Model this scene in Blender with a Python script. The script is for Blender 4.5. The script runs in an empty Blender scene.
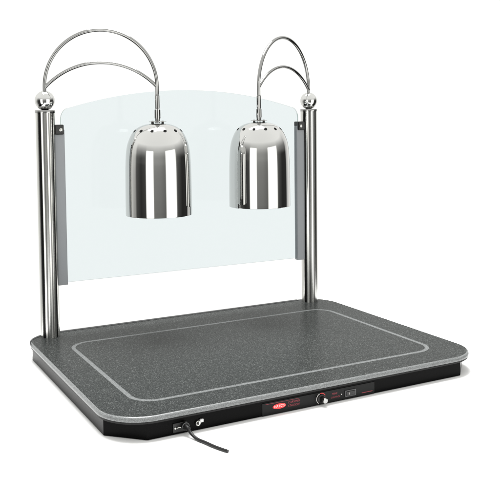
import bpy, bmesh, math
from mathutils import Vector, Matrix
C = bpy.context.scene.collection
PI = math.pi
ANISO = .25
SC = bpy.context.scene

# ---------------------------------------------------------------- materials
def new_mat(name):
    m = bpy.data.materials.new(name); m.use_nodes = True
    nt = m.node_tree; b = nt.nodes['Principled BSDF']
    return m, nt, b
def simple(name, col, rough=.5, metal=0., spec=.5, bump=0., bscale=400, var=.15):
    m, nt, b = new_mat(name)
    tc = nt.nodes.new('ShaderNodeTexCoord')
    n = nt.nodes.new('ShaderNodeTexNoise'); n.inputs['Scale'].default_value = bscale; n.inputs['Detail'].default_value = 4
    nt.links.new(tc.outputs['Object'], n.inputs['Vector'])
    mr = nt.nodes.new('ShaderNodeMapRange')
    mr.inputs['To Min'].default_value = rough*(1-var); mr.inputs['To Max'].default_value = rough*(1+var)
    nt.links.new(n.outputs['Fac'], mr.inputs['Value']); nt.links.new(mr.outputs['Result'], b.inputs['Roughness'])
    b.inputs['Base Color'].default_value = (*col, 1); b.inputs['Metallic'].default_value = metal
    b.inputs['Specular IOR Level'].default_value = spec
    if bump:
        bp = nt.nodes.new('ShaderNodeBump'); bp.inputs['Strength'].default_value = bump; bp.inputs['Distance'].default_value = .0005
        nt.links.new(n.outputs['Fac'], bp.inputs['Height']); nt.links.new(bp.outputs['Normal'], b.inputs['Normal'])
    return m
M = {}
M['chrome'] = simple('polished_chrome', (.61, .61, .60), .03, 1)
M['alu_bright'] = simple('pale_aluminium', (.55, .55, .55), .4, .3)
M['rod'] = simple('chromed_rod', (.33, .33, .325), .06, 1)
M['brushed'] = simple('brushed_steel', (.60, .60, .575), .2, 1)
M['post'] = simple('vertically_drawn_steel', (.58, .58, .56), .17, 1, .5, 0, 300, .05)
_b = M['post'].node_tree.nodes['Principled BSDF']; _t = M['post'].node_tree.nodes.new('ShaderNodeTangent')
_t.direction_type = 'RADIAL'; _t.axis = 'Z'; M['post'].node_tree.links.new(_t.outputs[0], _b.inputs['Tangent'])
_b.inputs['Anisotropic'].default_value = .97; _b.inputs['Anisotropic Rotation'].default_value = ANISO
M['alu'] = simple('grey_aluminium', (.23, .242, .255), .45, .1)
M['black'] = simple('black_painted_steel', (.0015, .0015, .0015), .25, 0, .05, .15, 900)
M['under_edge_shade'] = simple('under_edge_black', (.008, .008, .008), .5, 0, .2)
M['strip'] = simple('shaded_edge_grey', (.022, .023, .024), .45, 0, .15)
M['slot'] = simple('dark_reflection_stripe', (.004, .004, .004), .4, 0, .15)  # dark reflections on the posts, put into colour
M['reflection_grey'] = simple('grey_reflection_stripe', (.16, .16, .155), .3, .8)
M['panel'] = simple('dark_grey_overlay', (.004, .0043, .0043), .35, 0, .15)
M['dark'] = simple('black_plastic', (.008, .008, .008), .35, 0, .4)
M['greyplastic'] = simple('grey_plastic', (.06, .06, .062), .4)
M['rubber'] = simple('black_rubber', (.006, .006, .006), .38, 0, .3)
M['red'] = simple('red_print', (.75, .03, .035), .5)
M['dullred'] = simple('dull_red_print', (.24, .02, .035), .5)
M['white'] = simple('white_print', (.75, .72, .70), .5)
M['hole'] = simple('vent_black', (.004, .004, .004), .8, 0, .1)
M['inner'] = simple('white_enamel_inside', (.6, .6, .58), .3)
M['ground'] = simple('white_studio_surface', (.92, .92, .92), .8, 0, 0)

def granite(name, mul, rough, spec, fine=False):
    m, nt, b = new_mat(name)
    N = nt.nodes.new; L = nt.links.new
    tc = N('ShaderNodeTexCoord')
    def vor(scale, stops):
        v = N('ShaderNodeTexVoronoi'); v.inputs['Scale'].default_value = scale
        L(tc.outputs['Object'], v.inputs['Vector'])
        s = N('ShaderNodeSeparateColor'); L(v.outputs['Color'], s.inputs['Color'])
        r = N('ShaderNodeValToRGB'); L(s.outputs['Red'], r.inputs['Fac'])
        e = r.color_ramp.elements
        e[0].position, e[0].color = stops[0][0], (*[c*mul for c in stops[0][1]], 1)
        e[1].position, e[1].color = stops[1][0], (*[c*mul for c in stops[1][1]], 1)
        for p, c in stops[2:]:
            k = e.new(p); k.color = (*[x*mul for x in c], 1)
        return r
    if fine:
        a = vor(1100, [(0, (.030, .031, .031)), (.5, (.062, .065, .065)), (1, (.125, .13, .13))])
        c = vor(700, [(0, (.045, .046, .047)), (.5, (.062, .065, .066)), (1, (.095, .10, .10))])
    else:
        a = vor(700, [(0, (.012, .013, .013)), (.40, (.036, .039, .038)), (.78, (.050, .055, .053)), (.90, (.13, .138, .135)), (1, (.28, .29, .285))])
        c = vor(1150, [(0, (.006, .007, .007)), (.5, (.040, .044, .043)), (1, (.13, .138, .135))])
    mx = N('ShaderNodeMix'); mx.data_type = 'RGBA'; mx.inputs['Factor'].default_value = .45
    L(a.outputs['Color'], mx.inputs['A']); L(c.outputs['Color'], mx.inputs['B'])
    L(mx.outputs['Result'], b.inputs['Base Color'])
    n = N('ShaderNodeTexNoise'); n.inputs['Scale'].default_value = 300; L(tc.outputs['Object'], n.inputs['Vector'])
    mr = N('ShaderNodeMapRange'); mr.inputs['To Min'].default_value = rough*.8; mr.inputs['To Max'].default_value = rough*1.25
    L(n.outputs['Fac'], mr.inputs['Value']); L(mr.outputs['Result'], b.inputs['Roughness'])
    b.inputs['Specular IOR Level'].default_value = spec
    return m
M['granite'] = granite('speckled_granite', .62, .28, .02)
M['edge'] = granite('lit_granite_edge', 2.1, .35, .5, True)  # light caught by the rim, put into a paler copy of the stone
M['groove'] = granite('ground_granite_groove', 1.9, .5, .2, True)

def glass_mat(name, tint, gloss=1.0):
    m = bpy.data.materials.new(name); m.use_nodes = True; nt = m.node_tree; nt.nodes.clear()
    o = nt.nodes.new('ShaderNodeOutputMaterial'); mx = nt.nodes.new('ShaderNodeMixShader')
    t = nt.nodes.new('ShaderNodeBsdfTransparent'); t.inputs['Color'].default_value = (*tint, 1)
    g = nt.nodes.new('ShaderNodeBsdfGlossy'); g.inputs['Roughness'].default_value = .02
    fr = nt.nodes.new('ShaderNodeFresnel'); fr.inputs['IOR'].default_value = 1.15
    nt.links.new(fr.outputs['Fac'], mx.inputs['Fac']); nt.links.new(t.outputs[0], mx.inputs[1]); nt.links.new(g.outputs[0], mx.inputs[2])
    nt.links.new(mx.outputs[0], o.inputs['Surface'])
    return m
M['glass'] = glass_mat('pale_tinted_glass', (.862, .892, .905))
M['glass_edge'] = glass_mat('glass_edge', (.42, .49, .47))

# ---------------------------------------------------------------- mesh helpers
def obj(name, bm, mats, parent=None, smooth=False, ang=None):
    bmesh.ops.recalc_face_normals(bm, faces=bm.faces)
    me = bpy.data.meshes.new(name); bm.to_mesh(me); bm.free()
    if not isinstance(mats, (list, tuple)): mats = [mats]
    for m in mats: me.materials.append(m)
    if smooth:
        for p in me.polygons: p.use_smooth = True
        if ang is not None:
            try: me.set_sharp_from_angle(angle=math.radians(ang))
            except Exception: pass
    o = bpy.data.objects.new(name, me); C.objects.link(o)
    if parent: o.parent = parent
    return o
def lathe(bm, prof, cx=0, cy=0, n=64, mat=0):
    rings = []
    for r, z in prof:
        if r < 1e-6: rings.append([bm.verts.new((cx, cy, z))])
        else: rings.append([bm.verts.new((cx+r*math.cos(2*PI*k/n), cy+r*math.sin(2*PI*k/n), z)) for k in range(n)])
    for a, b in zip(rings, rings[1:]):
        if len(a) == 1 and len(b) == 1: continue
        for k in range(n):
            j = (k+1) % n
            if len(a) == 1: f = bm.faces.new((a[0], b[j], b[k]))
            elif len(b) == 1: f = bm.faces.new((a[k], a[j], b[0]))
            else: f = bm.faces.new((a[k], a[j], b[j], b[k]))
            f.material_index = mat
def tube(bm, pts, rad, n=14, caps=True):
    pts = [Vector(p) for p in pts]; rings = []; prev = None
    for i, p in enumerate(pts):
        t = (pts[min(i+1, len(pts)-1)]-pts[max(i-1, 0)]).normalized()
        if prev is None:
            a = Vector((0, 0, 1)) if abs(t.z) < .9 else Vector((1, 0, 0))
            u = t.cross(a).normalized()
        else: u = (prev - t*prev.dot(t)).normalized()
        prev = u; v = t.cross(u)
        r = rad[i] if isinstance(rad, (list, tuple)) else rad
        rings.append([bm.verts.new(p+u*r*math.cos(2*PI*k/n)+v*r*math.sin(2*PI*k/n)) for k in range(n)])
    for a, b in zip(rings, rings[1:]):
        for k in range(n): bm.faces.new((a[k], a[(k+1) % n], b[(k+1) % n], b[k]))
    if caps: bm.faces.new(rings[0][::-1]); bm.faces.new(rings[-1])
def box(bm, x0, y0, z0, x1, y1, z1, bev=0):
    vs = [bm.verts.new(p) for p in ((x0,y0,z0),(x1,y0,z0),(x1,y1,z0),(x0,y1,z0),(x0,y0,z1),(x1,y0,z1),(x1,y1,z1),(x0,y1,z1))]
    fs = [bm.faces.new([vs[i] for i in q]) for q in ((0,3,2,1),(4,5,6,7),(0,1,5,4),(1,2,6,5),(2,3,7,6),(3,0,4,7))]
    if bev:
        es = list({e for f in fs for e in f.edges})
        bmesh.ops.bevel(bm, geom=es, offset=bev, segments=2, affect='EDGES', profile=.5)
def prism(bm, poly, z0, z1, bev=0):      # poly in xy
    a = [bm.verts.new((x, y, z0)) for x, y in poly]; b = [bm.verts.new((x, y, z1)) for x, y in poly]
    n = len(poly); fs = [bm.faces.new(a[::-1]), bm.faces.new(b)]
    for k in range(n): fs.append(bm.faces.new((a[k], a[(k+1) % n], b[(k+1) % n], b[k])))
    if bev:
        es = list({e for f in fs for e in f.edges}); bmesh.ops.bevel(bm, geom=es, offset=bev, segments=2, affect='EDGES', profile=.5)
def ycyl(bm, cx, cz, prof, n=40):        # lathe about the y axis, prof = (radius, y)
    rings = []
    for r, y in prof:
        if r < 1e-7: rings.append([bm.verts.new((cx, y, cz))])
        else: rings.append([bm.verts.new((cx+r*math.cos(2*PI*k/n), y, cz+r*math.sin(2*PI*k/n))) for k in range(n)])
    for a, b in zip(rings, rings[1:]):
        for k in range(n):
            j = (k+1) % n
            if len(a) == 1: bm.faces.new((a[0], b[j], b[k]))
            elif len(b) == 1: bm.faces.new((a[k], a[j], b[0]))
            else: bm.faces.new((a[k], a[j], b[j], b[k]))
def rrect(x0, y0, x1, y1, r, n=14):
    out = []
    for cx, cy, a in ((x1-r, y0+r, -90), (x1-r, y1-r, 0), (x0+r, y1-r, 90), (x0+r, y0+r, 180)):
        for k in range(n+1):
            t = math.radians(a+90*k/n); out.append((cx+r*math.cos(t), cy+r*math.sin(t)))
    return out

# ---------------------------------------------------------------- measures
W, D = .84, .649
RC = .085
YP, XP = .6141, .0579
HP, RP = .5324, .0222
ZB, RB = .5545, .0231
ZF = -.0430

root = bpy.data.objects.new('carving_station', None); C.objects.link(root)
root['label'] = 'heated carving station with grey granite top, glass screen and two chrome heat lamps'
root['category'] = 'carving station'

# ---- countertop with a cut groove
bm = bmesh.new(); loops = []
def loop(ins, z, r=None):
    return [bm.verts.new((x, y, z)) for x, y in rrect(ins, ins, W-ins, D-ins, max(RC-ins, .01) if r is None else r)]
prof = [(.0030, -.0098, 1), (.0008, -.0086, 1), (0, -.0066, 1), (.0002, -.0046, 1), (.0010, -.0024, 1), (.0026, -.0008, 1), (.0046, 0, 0)]
for ins, z, m in prof: loops.append((loop(ins, z), m))
GI, GB, GR = .0750, .128, .045
def gl(d, z):
    return [bm.verts.new((x, y, z)) for x, y in rrect(GI+d, GI+d, W-GI-d, D-GB-d, GR-d)]
for d, z, m in ((-.0044, 0, 2), (-.0030, -.0004, 2), (0, -.0006, 2), (.0030, -.0004, 2), (.0044, 0, 0)): loops.append((gl(d, z), m))
for (a, m), (b, _) in zip(loops, loops[1:]):
    for k in range(len(a)):
        f = bm.faces.new((a[k], a[(k+1) % len(a)], b[(k+1) % len(a)], b[k])); f.material_index = m
bm.faces.new(loops[-1][0]); bm.faces.new(loops[0][0][::-1])
top = obj('countertop', bm, [M['granite'], M['edge'], M['groove']], root, True, 35)
for p_ in top.data.polygons: p_.use_smooth = p_.material_index == 1
top['label'] = 'dark speckled grey granite top with a lighter rounded groove line'

# ---- black band added for the shaded lower half of the stone's edge
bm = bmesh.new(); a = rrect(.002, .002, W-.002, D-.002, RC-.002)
prism(bm, a, -.0128, -.0099, .0006); obj('under_edge_shade', bm, M['under_edge_shade'], root)

# raised strip added for the shade on the rounded stone edge, back-left and back
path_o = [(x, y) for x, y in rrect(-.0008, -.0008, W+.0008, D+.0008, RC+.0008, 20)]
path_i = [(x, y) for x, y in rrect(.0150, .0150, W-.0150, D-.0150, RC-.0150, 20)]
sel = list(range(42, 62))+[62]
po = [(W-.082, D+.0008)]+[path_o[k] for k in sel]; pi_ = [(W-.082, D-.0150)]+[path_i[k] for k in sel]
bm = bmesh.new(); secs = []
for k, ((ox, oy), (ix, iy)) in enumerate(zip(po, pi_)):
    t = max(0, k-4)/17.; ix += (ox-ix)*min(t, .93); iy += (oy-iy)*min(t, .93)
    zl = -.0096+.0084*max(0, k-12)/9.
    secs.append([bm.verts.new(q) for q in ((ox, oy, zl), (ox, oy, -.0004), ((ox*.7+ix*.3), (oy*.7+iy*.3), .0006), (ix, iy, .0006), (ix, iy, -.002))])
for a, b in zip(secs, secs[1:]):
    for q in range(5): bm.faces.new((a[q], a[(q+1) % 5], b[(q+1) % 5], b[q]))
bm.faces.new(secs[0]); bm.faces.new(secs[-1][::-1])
obj('edge_shade_strip', bm, M['strip'], root)

# ---- base housing (octagonal)
bi, ch = .007, .0587
def octo(b): return [(b+ch, b), (W-b-ch, b), (W-b, b+ch), (W-b, D-b-ch), (W-b-ch, D-b), (b+ch, D-b), (b, D-b-ch), (b, b+ch)]
bm = bmesh.new(); prism(bm, octo(bi), ZF+.0008, -.0131, .0009)
base = obj('base', bm, M['black'], root); base['label'] = 'black steel housing with cut corners'

# ---- control panel
yf = bi
bm = bmesh.new(); box(bm, .2915, yf-.0012, -.0420, .5475, yf+.001, -.0182, .0003)
cp = obj('control_panel', bm, M['panel'], root)
yp_ = yf-.0012
def text(name, s, x, z, size, mat, parent, shear=0., sx=1., yy=None, align='CENTER'):
    cu = bpy.data.curves.new(name, 'FONT'); cu.body = s; cu.size = size; cu.shear = shear; cu.extrude = .00012/1
    cu.align_x = align; cu.align_y = 'CENTER'; cu.space_character = 1.05
    t = bpy.data.objects.new(name, cu); C.objects.link(t)
    bpy.context.view_layer.update()
    me = bpy.data.meshes.new_from_object(t.evaluated_get(bpy.context.evaluated_depsgraph_get()))
    bpy.data.objects.remove(t)
    y = yp_ if yy is None else yy
    mt = Matrix.Translation((x, y-.00015, z)) @ Matrix.Rotation(PI/2, 4, 'X') @ Matrix.Diagonal((sx, 1, 1, 1))
    me.transform(mt); me.materials.clear(); me.materials.append(mat)
    o = bpy.data.objects.new(name, me); C.objects.link(o); o.parent = parent
    return o
# red oval badge
bm = bmesh.new(); prism(bm, [(.0143*math.cos(t*PI/24), .0050*math.sin(t*PI/24)) for t in range(48)], 0, .0005)
bmesh.ops.rotate(bm, verts=bm.verts, cent=(0, 0, 0), matrix=Matrix.Rotation(PI/2, 3, 'X'))
bmesh.ops.translate(bm, verts=bm.verts, vec=(.3280, yp_, -.0283))
obj('badge', bm, M['red'], cp)
text('badge_lettering', 'HATCO', .3280, -.0283, .0066, M['white'], cp, .15, 1.0, yp_-.0005)
text('lettering', 'CARVING', .3465, -.0252, .0058, M['dullred'], cp, .25, 1.0, None, 'LEFT')
text('lettering', 'STATION', .3465, -.0318, .0058, M['dullred'], cp, .25, 1.0, None, 'LEFT')
bm = bmesh.new(); box(bm, .298, yp_-.0001, -.0212, .372, yp_+.0002, -.0207); obj('printed_line', bm, M['dullred'], cp)
bm = bmesh.new(); box(bm, .5165, yp_-.0001, -.0362, .5425, yp_+.0002, -.0350); obj('printed_line', bm, M['dullred'], cp)
text('lettering', 'TEMP', .4520, -.0262, .0050, M['dullred'], cp, 0, 1.0)
text('lettering', 'CONTROL', .4540, -.0330, .0044, M['dullred'], cp, 0, 1.0)
# dial
kx, kz = .4210, -.0305
def arc(a0, a1, r0, r1, mat, name):
    bm = bmesh.new(); A = []; B = []
    for i in range(17):
        t = math.radians(a0+(a1-a0)*i/16)
        A.append(bm.verts.new((kx+r0*math.cos(t), yp_-.0002, kz+r0*math.sin(t)))); B.append(bm.verts.new((kx+r1*math.cos(t), yp_-.0002, kz+r1*math.sin(t))))
    for i in range(16): bm.faces.new((A[i], A[i+1], B[i+1], B[i]))
    ex = bmesh.ops.extrude_face_region(bm, geom=bm.faces[:]); vs = [v for v in ex['geom'] if isinstance(v, bmesh.types.BMVert)]
    bmesh.ops.translate(bm, verts=vs, vec=(0, .0003, 0)); obj(name, bm, mat, cp)
arc(110, 235, .0098, .0108, M['white'], 'dial_scale')
arc(30, 100, .0098, .0110, M['red'], 'dial_scale')
bm = bmesh.new(); ycyl(bm, kx, kz, [(0, yp_), (.0088, yp_), (.0086, yp_-.0025), (.0060, yp_-.0035), (.0052, yp_-.013), (0, yp_-.013)])
kn = obj('dial_knob', bm, M['dark'], cp, True, 30)
bm = bmesh.new(); ycyl(bm, kx, kz, [(.0053, yp_-.0128), (.0055, yp_-.014), (.0048, yp_-.0158), (.0030, yp_-.0164), (0, yp_-.0166)]); obj('knob_cap', bm, M['rod'], cp, True, 40)
# rocker switch
bm = bmesh.new(); box(bm, .4760, yp_-.0020, -.0368, .5015, yp_+.0005, -.0240, .0006); sw = obj('switch_frame', bm, M['greyplastic'], cp)
bm = bmesh.new(); box(bm, .4785, yp_-.0036, -.0350, .4990, yp_-.0010, -.0258, .0008); obj('rocker_switch', bm, M['dark'], cp)
text('switch_mark', 'I', .4838, -.0304, .0060, M['white'], cp, 0, 1, yp_-.0037)
text('switch_mark', 'O', .4935, -.0304, .0048, M['greyplastic'], cp, 0, 1, yp_-.0037)
bm = bmesh.new(); ycyl(bm, .4680, -.0300, [(.0008, yp_), (.0008, yp_-.0003), (0, yp_-.0003)], 12); obj('pilot_dot', bm, M['white'], cp)

# ---- inlet and cord
bm = bmesh.new(); box(bm, .1130, yf-.0025, -.0385, .1400, yf+.001, -.0215, .0012); inlet = obj('power_inlet', bm, M['dark'], root)
for sx, sz in ((.1168, -.0302), (.1368, -.0262)):
    bm = bmesh.new(); ycyl(bm, sx, sz, [(.0017, yf-.0024), (.0016, yf-.0036), (0, yf-.0040)], 16); obj('screw', bm, M['brushed'], inlet, True, 40)
# clamp hoop over the plug
bm = bmesh.new(); tube(bm, [(.1345+.0062*math.cos(t*PI/16), yf-.0085, -.0285+.0066*math.sin(t*PI/16)) for t in range(17)], .0011, 8); obj('cord_clamp', bm, M['greyplastic'], inlet, True, 50)
bm = bmesh.new(); tube(bm, [(.1195, yf-.0035, -.0300), (.1215, yf-.006, -.0285), (.1255, yf-.007, -.0285), (.1275, yf-.0045, -.0300)], .0010, 8); obj('cord_clamp', bm, M['brushed'], inlet, True, 50)
bm = bmesh.new(); tube(bm, [(.1335, yf, -.0275), (.1340, yf-.012, -.0280), (.1350, yf-.020, -.0290)], [.0058, .0054, .0040], 18); obj('plug', bm, M['rubber'], root, True, 40)
def bez(P, n=40):
    out = []
    for i in range(len(P)-3):
        p0, p1, p2, p3 = [Vector(q) for q in P[i:i+4]]
        for k in range(n):
            t = k/n; out.append(.5*((2*p1)+(-p0+p2)*t+(2*p0-5*p1+4*p2-p3)*t*t+(-p0+3*p1-3*p2+p3)*t**3))
    out.append(Vector(P[-2])); return out
CR = .0029
cord = [(.130, .02, -.024), (.1340, -.006, -.0265), (.1366, -.020, -.0350), (.1405, -.036, ZF+CR+.0004), (.1465, -.056, ZF+CR), (.1529, -.080, ZF+CR), (.1635, -.1074, ZF+CR), (.17, -.12, ZF+CR)]
bm = bmesh.new(); cp_ = bez(cord, 14); tube(bm, cp_, [CR if k < len(cp_)-24 else CR*(1-.12*(k-len(cp_)+24)/24) for k in range(len(cp_))], 14); pc = obj('power_cord', bm, M['rubber'], root, True, 50)
# key lock left of the panel
bm = bmesh.new(); ycyl(bm, .1605, -.0290, [(.0048, yf), (.0048, yf-.004), (.0040, yf-.0048), (.0032, yf-.0044), (0, yf-.0044)], 28); kl = obj('breaker_button', bm, M['brushed'], root, True, 30)
bm = bmesh.new(); box(bm, .1590, yf-.0058, -.0310, .1615, yf-.0043, -.0268, .0003); obj('slot', bm, M['dark'], kl)
bm = bmesh.new(); box(bm, .1640, yf-.0045, -.0285, .1712, yf-.0005, -.0222, .0012); obj('metal_tab', bm, M['alu_bright'], root)

# ---- posts
for X, s in ((XP, 1), (W-XP, -1)):
    bm = bmesh.new()
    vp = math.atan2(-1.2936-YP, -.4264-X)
    refl_stripes = [(-48, -29, 1), (-15, -8, 2), (18, 25, 2), (42, 55, 1)] if s > 0 else [(-38, -23, 1), (0, 7, 2), (29, 40, 2), (-78, -70, 2)]  # reflection stripes painted on the round tube, angled from the camera direction
    refl_stripes = refl_stripes+[(a+180, b+180, m) for a, b, m in refl_stripes]
    def refl_stripe_at(d):
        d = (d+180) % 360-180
        for a, b, m in refl_stripes:
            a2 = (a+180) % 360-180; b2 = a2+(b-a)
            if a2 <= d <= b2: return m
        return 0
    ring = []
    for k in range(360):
        m = refl_stripe_at(k); ring.append((RP-(0, .0014, .0007)[m], vp+math.radians(k), m))
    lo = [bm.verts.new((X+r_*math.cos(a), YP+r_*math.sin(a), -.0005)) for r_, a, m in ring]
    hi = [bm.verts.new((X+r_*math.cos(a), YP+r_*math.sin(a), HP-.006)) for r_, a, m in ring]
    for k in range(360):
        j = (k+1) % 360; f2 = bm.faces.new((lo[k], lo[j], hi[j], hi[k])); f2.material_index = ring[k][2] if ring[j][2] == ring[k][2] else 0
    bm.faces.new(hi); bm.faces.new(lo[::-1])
    post = obj('post', bm, [M['post'], M['slot'], M['reflection_grey']], root, True, 25)
    bm = bmesh.new(); lathe(bm, [(RP-.001, HP-.0070), (RP+.0009, HP-.0068), (RP+.0011, HP-.0012), (RP+.0004, HP), (0, HP+.0002)], X, YP, 72)
    obj('collar', bm, M['rod'], post, True, 35)
    bm = bmesh.new()
    lathe(bm, [(.006, HP), (.006, HP+.004)]+[(RB*math.sin(a), ZB-RB*math.cos(a)) for a in [math.radians(16+q*(180-16)/40) for q in range(41)]], X, YP, 64)
    obj('ball_finial', bm, M['chrome'], post, True, 40)

    # arm: large semicircular rod and lower flatter brace
    ux, uy = s*.22784/.26233, -.13003/.26233
    def P(t, z): return (X+ux*t, YP+uy*t, z)
    R = .13116; z0 = .5850
    pts = [P(0, ZB+RB-.003)] + [P(R-R*math.cos(a), z0+R*math.sin(a)) for a in [PI*k/48 for k in range(49)]] + [P(2*R, .560)]
    bm = bmesh.new(); tube(bm, pts, .0043, 18); arm = obj('lamp_arm', bm, M['rod'], root, True, 60)
    c = R; sag = .0575; RR = (c*c+sag*sag)/(2*sag); hc = .5835; th = math.asin(c/RR)
    pts = [P(c+RR*math.sin(a), hc+sag-RR+RR*math.cos(a)) for a in [-th+2*th*k/40 for k in range(41)]]
    bm = bmesh.new(); tube(bm, pts, .0039, 16); obj('brace', bm, M['rod'], arm, True, 60)
    LX, LY = P(2*R, 0)[:2]
    bm = bmesh.new(); lathe(bm, [(0, .568), (.0046, .566), (.0054, .562), (.0054, .5345), (.0050, .5335), (.0050, .532), (.0068, .5305), (.0070, .512), (.0060, .509), (.0060, .5005), (0, .5005)], LX, LY, 32)
    obj('stem', bm, M['rod'], arm, True, 35)

    # lamp shade
    Z0, ZT, RL = (.2862, .5005, .0772) if s > 0 else (.2905, .5005, .0759)
    pr = [(RL-.0012, Z0+.0004), (RL-.0006, Z0), (RL-.0001, Z0+.0005), (RL, Z0+.002)]
    ctl = [(1.0, .20), (.998, .165), (.99, .110), (.975, .083), (.955, .064), (.905, .0455), (.805, .0272), (.705, .0165), (.575, .0088), (.43, .0040), (.30, .0017), (.15, .0006)]
    # smooth resample of the outline by Catmull-Rom
    q = [(r*RL, ZT-.001-d, 0) for r, d in ctl]; q = [q[0]]+q+[(0, ZT-.0014, 0)]
    pr += [(v.x, v.y) for v in bez([(a, b, 0) for a, b, _ in q], 5)]
    pr.append((0, ZT-.0012))
    pr_in = [(RL-.0012, Z0+.0008)]
    bm = bmesh.new(); lathe(bm, pr, LX, LY, 128)
    shade = obj('lamp_shade', bm, M['chrome'], root, True, 40)
    shade['label'] = 'polished chrome bell shade hanging from the '+('left' if s > 0 else 'right')+' arm'
    bm = bmesh.new(); lathe(bm, [(RL-.0012, Z0+.0008)]+[(r*RL-.0018, ZT-.003-d) for r, d in ctl[1:-1]]+[(0, ZT-.005)], LX, LY, 64)
    obj('shade_lining', bm, M['inner'], shade, True, 60)
    bm = bmesh.new(); lathe(bm, [(0, .372), (.020, .366), (.034, .352), (.040, .336), (.036, .322), (.020, .314), (0, .312)], LX, LY, 40)
    obj('bulb', bm, M['inner'], shade, True, 60)
    # cap disc on dark spacers
    bm = bmesh.new(); lathe(bm, [(0, ZT+.0036), (.0200, ZT+.0034), (.0212, ZT+.0026), (.0200, ZT+.0016), (0, ZT+.0014)], LX, LY, 48)
    obj('cap_disc', bm, M['chrome'], shade, True, 40)
    va = math.atan2(-1.2936-LY, -.4264-LX)
    for k in range(4):
        a = va+math.radians(45+90*k)
        bm = bmesh.new(); lathe(bm, [(0, ZT+.0046), (.0026, ZT+.0042), (.0030, ZT-.0022), (0, ZT-.0022)], LX+.0165*math.cos(a), LY+.0165*math.sin(a), 14)
        obj('spacer', bm, M['dark'], shade, True, 40)
    # vent holes: proud black discs painting the dark of the openings
    def zr(r):
        ps = [(a*RL, ZT-.001-d) for a, d in ctl][::-1]
        for (ra, za), (rb, zb) in zip(ps, ps[1:]):
            if ra <= r <= rb: return za+(zb-za)*(r-ra)/(rb-ra)
    # outline table of the real lathe for exact placement
    tab = sorted(pr[4:-1])
    def zt(r):
        for (ra, za), (rb, zb) in zip(tab, tab[1:]):
            if ra <= r <= rb and rb > ra: return za+(zb-za)*(r-ra)/(rb-ra)
        return tab[-1][1]
    r0 = .715*RL
    for k in range(12):
        a = va+math.radians(17+30*k)
        n2 = Vector((-(zt(r0+.002)-zt(r0-.002)), .004)).normalized()
        nrm = Vector((n2.x*math.cos(a), n2.x*math.sin(a), n2.y)); tan = Vector((-math.sin(a), math.cos(a), 0)); up = nrm.cross(tan)
        c0 = Vector((LX+r0*math.cos(a), LY+r0*math.sin(a), zt(r0)))
        bm = bmesh.new(); rings = []
        for rr_, h in ((.0042, -.0010), (.0042, .0003), (.0038, .00045)):
            rings.append([bm.verts.new(c0+tan*rr_*math.cos(t*PI/8)+up*rr_*math.sin(t*PI/8)+nrm*h) for t in range(16)])
        for A, B in zip(rings, rings[1:]):
            for t in range(16): bm.faces.new((A[t], A[(t+1) % 16], B[(t+1) % 16], B[t]))
        bm.faces.new(rings[-1]); bm.faces.new(rings[0][::-1])
        obj('vent_hole', bm, M['hole'], shade)

    # glass bracket
    def bx(xa, xb): return (min(xa, xb), max(xa, xb))
    e = X+s*(RP-.004); f_ = X+s*.0428
    x0, x1 = bx(e, f_)
    bm = bmesh.new(); box(bm, x0, YP-.0075, .1190, x1, YP+.0075, .4865, .0008)
    br = obj('glass_bracket', bm, M['alu'], root)
    x0, x1 = bx(X+s*(RP-.003), X+s*.0405)
    bm = bmesh.new(); box(bm, x0, YP-.0125, .4750, x1, YP+.0125, .4985, .0025); cl = obj('clip', bm, M['dark'], br)
    bm = bmesh.new(); ycyl(bm, X+s*.0330, .4860, [(.0042, YP-.0120), (.0040, YP-.0138), (.0020, YP-.0152), (0, YP-.0154)], 20); obj('screw', bm, M['brushed'], br, True, 40)

# ---- glass screen
xa, xb, zb_, zs = .0935, W-.0935, .1240, .5150
pts = [(xa, zb_), (xb, zb_)]
xm = (xa+xb)/2
def arch(x): return .5812-.0500*abs((x-xm)/(xm-xa))**2.05
rad = .022
pts.append((xb, arch(xb)-rad))
for k in range(1, 8):
    t = k/8*PI/2; pts.append((xb-rad+rad*math.cos(t), arch(xb)-rad+(rad+(arch(xb-rad)-arch(xb)))*math.sin(t)))
for k in range(0, 61):
    x = xb-rad-(xb-xa-2*rad)*k/60; pts.append((x, arch(x)))
for k in range(7, 0, -1):
    t = k/8*PI/2; pts.append((xa+rad-rad*math.cos(t), arch(xa)-rad+(rad+(arch(xa+rad)-arch(xa)))*math.sin(t)))
pts.append((xa, arch(xa)-rad))
bm = bmesh.new(); yg = YP; th = .0030
A = [bm.verts.new((x, yg-th, z)) for x, z in pts]; B = [bm.verts.new((x, yg+th, z)) for x, z in pts]
bm.faces.new(A); bm.faces.new(B[::-1])
n = len(pts)
for k in range(n):
    f = bm.faces.new((A[k], A[(k+1) % n], B[(k+1) % n], B[k])); f.material_index = 1
gs = obj('glass_screen', bm, [M['glass'], M['glass_edge']], root)
gs['label'] = 'clear pale green glass screen with an arched top'

# ---------------------------------------------------------------- ground
bm = bmesh.new(); prism(bm, rrect(-.34, -.60, W+.30, D+.12, .12), ZF-.001, ZF, 0)
g = obj('ground', bm, M['ground']); g['kind'] = 'structure'; g['label'] = 'plain white studio surface under the carving station'

# ---------------------------------------------------------------- studio surroundings (world)
w = bpy.data.worlds.new('World'); SC.world = w; w.use_nodes = True
nt = w.node_tree; N = nt.nodes.new; L = nt.links.new
bg = nt.nodes['Background']
tc = N('ShaderNodeTexCoord'); sp = N('ShaderNodeSeparateXYZ'); L(tc.outputs['Generated'], sp.inputs[0])
def mth(op, a, b=None):
    n = N('ShaderNodeMath'); n.operation = op
    for i, v in enumerate((a, b)):
        if v is None: continue
        if hasattr(v, 'is_output'): L(v, n.inputs[i])
        else: n.inputs[i].default_value = v
    return n.outputs[0]
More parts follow.
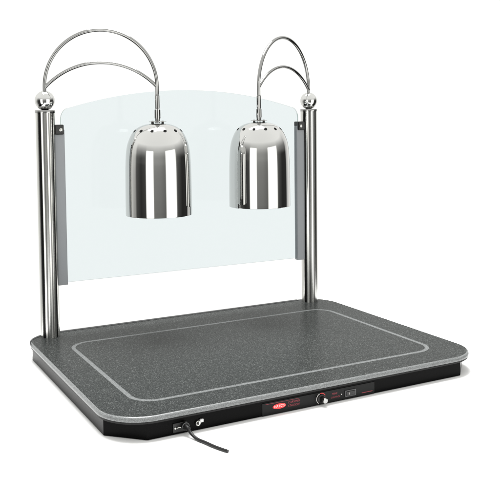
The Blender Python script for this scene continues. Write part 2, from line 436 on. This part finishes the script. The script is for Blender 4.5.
# azimuth measured from the direction (towards the camera), clockwise positive to the viewer's right
AZ0 = math.atan2(-1.29-.48, -.43-.38)     # direction scene -> camera
ca, sa = math.cos(AZ0), math.sin(AZ0)
fx = mth('ADD', mth('MULTIPLY', sp.outputs[0], ca), mth('MULTIPLY', sp.outputs[1], sa))   # towards camera
rx = mth('ADD', mth('MULTIPLY', sp.outputs[0], -sa), mth('MULTIPLY', sp.outputs[1], ca))  # viewer's right
az = mth('ARCTAN2', rx, fx)
u = mth('ADD', mth('DIVIDE', az, 2*PI), .5)
el = mth('ARCSINE', sp.outputs[2])
BGV = 1.12
def ramp(fac, stops, interp='LINEAR'):
    r = N('ShaderNodeValToRGB'); r.color_ramp.interpolation = interp
    e = r.color_ramp.elements
    for i, (p, v) in enumerate(stops):
        k = e[i] if i < 2 else e.new(p)
        k.position = p; k.color = (v, v, v*.985, 1) if not isinstance(v, tuple) else (*v, 1)
    L(fac, r.inputs[0]); return r
S = 0.5
def A_(d): return d/360+.5
# values are divided by 2 in the ramp, multiplied after
# front strips: lit panels with dark gaps between; values above 1 are the lit panels (scaled by 1/2 for the ramp)
st = [(-150, 1), (-110, 1), (-86, .92), (-79, .18), (-60, .07), (-44, .12), (-38, .36), (-12, .50), (8, .46), (30, .32), (64, .42), (74, .16), (92, .05), (116, .03), (121, .55), (135, .85), (150, 1)]
side = ramp(u, [(A_(a), v*.5) for a, v in st])
pan = ramp(u, [(A_(a), v) for a, v in [(-42, 0), (-37.5, 1), (-17, 1), (-13, 0), (27, 0), (32, 1), (63, 1), (69, 0)]])
grad = ramp(mth('ADD', mth('DIVIDE', el, PI), .5), [(0, .40), (.46, .45), (.54, .8), (.66, 1.0), (1, 1.0)])
# overhead: soft light grey ceiling, blending down between the panels
mask = ramp(mth('DIVIDE', el, PI/2), [(0, 0.), (.02, 0.), (.12, .22), (.30, 1.), (1, 1.)])
pmask = ramp(mth('DIVIDE', el, PI/2), [(0, 1.), (.150, 1.), (.165, 0.), (1, 0.)])
over = ramp(mth('ADD', mth('MULTIPLY', fx, -.5), .5), [(0, .50), (.5, .56), (.62, .56), (1, .5)])
# only the front half darkens downwards; behind stays an even white sweep
front = ramp(mth('ADD', mth('MULTIPLY', fx, .5), .5), [(0, 0.), (.28, 0.), (.5, 1.), (1, 1.)])
def mixc(f, a, b, mode='MIX'):
    m = N('ShaderNodeMix'); m.data_type = 'RGBA'; m.blend_type = mode
    for v, k in ((f, 'Factor'), (a, 'A'), (b, 'B')):
        if hasattr(v, 'is_output'): L(v, m.inputs[k])
        else: m.inputs[k].default_value = v
    return m.outputs['Result']
sd = mixc(front.outputs['Color'], side.outputs['Color'], mixc(1., side.outputs['Color'], grad.outputs['Color'], 'MULTIPLY'))
res = mixc(mask.outputs['Color'], sd, over.outputs['Color'])
res = mixc(mth('MULTIPLY', pan.outputs['Color'], pmask.outputs['Color']), res, (1.15, 1.15, 1.13, 1))
# unseen dark zone added below so the rods' undersides reflect dark
low = ramp(mth('ADD', mth('DIVIDE', el, PI), .5), [(0, .07), (.27, .07), (.32, 1.), (1, 1.)])
res = mixc(1., res, low.outputs['Color'], 'MULTIPLY')
vm = N('ShaderNodeVectorMath'); vm.operation = 'SCALE'; L(res, vm.inputs[0]); vm.inputs['Scale'].default_value = BGV*2
L(vm.outputs['Vector'], bg.inputs['Color']); bg.inputs['Strength'].default_value = 1

# ---------------------------------------------------------------- lamps
def area(name, loc, target, sx, sy, power, col=(1, 1, 1)):
    l = bpy.data.lights.new(name, 'AREA'); l.shape = 'RECTANGLE'; l.size = sx; l.size_y = sy; l.energy = power; l.color = col
    o = bpy.data.objects.new(name, l); C.objects.link(o); o.location = loc
    o.rotation_euler = (Vector(target)-Vector(loc)).to_track_quat('-Z', 'Y').to_euler()
    return o
area('added_overhead_fill', (.42, 1.0, 4.0), (.42, .25, 0), 2.3, 1.6, 310)  # unseen lamp, added to lift the ground to clean white

# ---------------------------------------------------------------- camera
cam = bpy.data.cameras.new('camera'); co = bpy.data.objects.new('camera', cam); C.objects.link(co)
yaw, pit, roll = -.49265, -.05757, -.01044
f = Vector((-math.sin(yaw)*math.cos(pit), math.cos(yaw)*math.cos(pit), math.sin(pit)))
r = Vector((math.cos(yaw), math.sin(yaw), 0)); up = r.cross(f)
r2 = r*math.cos(roll)+up*math.sin(roll); u2 = -r*math.sin(roll)+up*math.cos(roll)
co.matrix_world = Matrix(((r2.x, u2.x, -f.x, -.42638), (r2.y, u2.y, -f.y, -1.29359), (r2.z, u2.z, -f.z, .50957), (0, 0, 0, 1)))
cam.sensor_fit = 'HORIZONTAL'; cam.sensor_width = 36; cam.lens = 819.082*36/500
cam.shift_y = (165.074-239)/500; cam.clip_start = .05; cam.clip_end = 100
SC.camera = co
SC.view_settings.view_transform = 'Standard'; SC.view_settings.look = 'None'
SC.view_settings.exposure = 0; SC.view_settings.gamma = 1
SC.cycles.max_bounces = 12; SC.cycles.transparent_max_bounces = 16
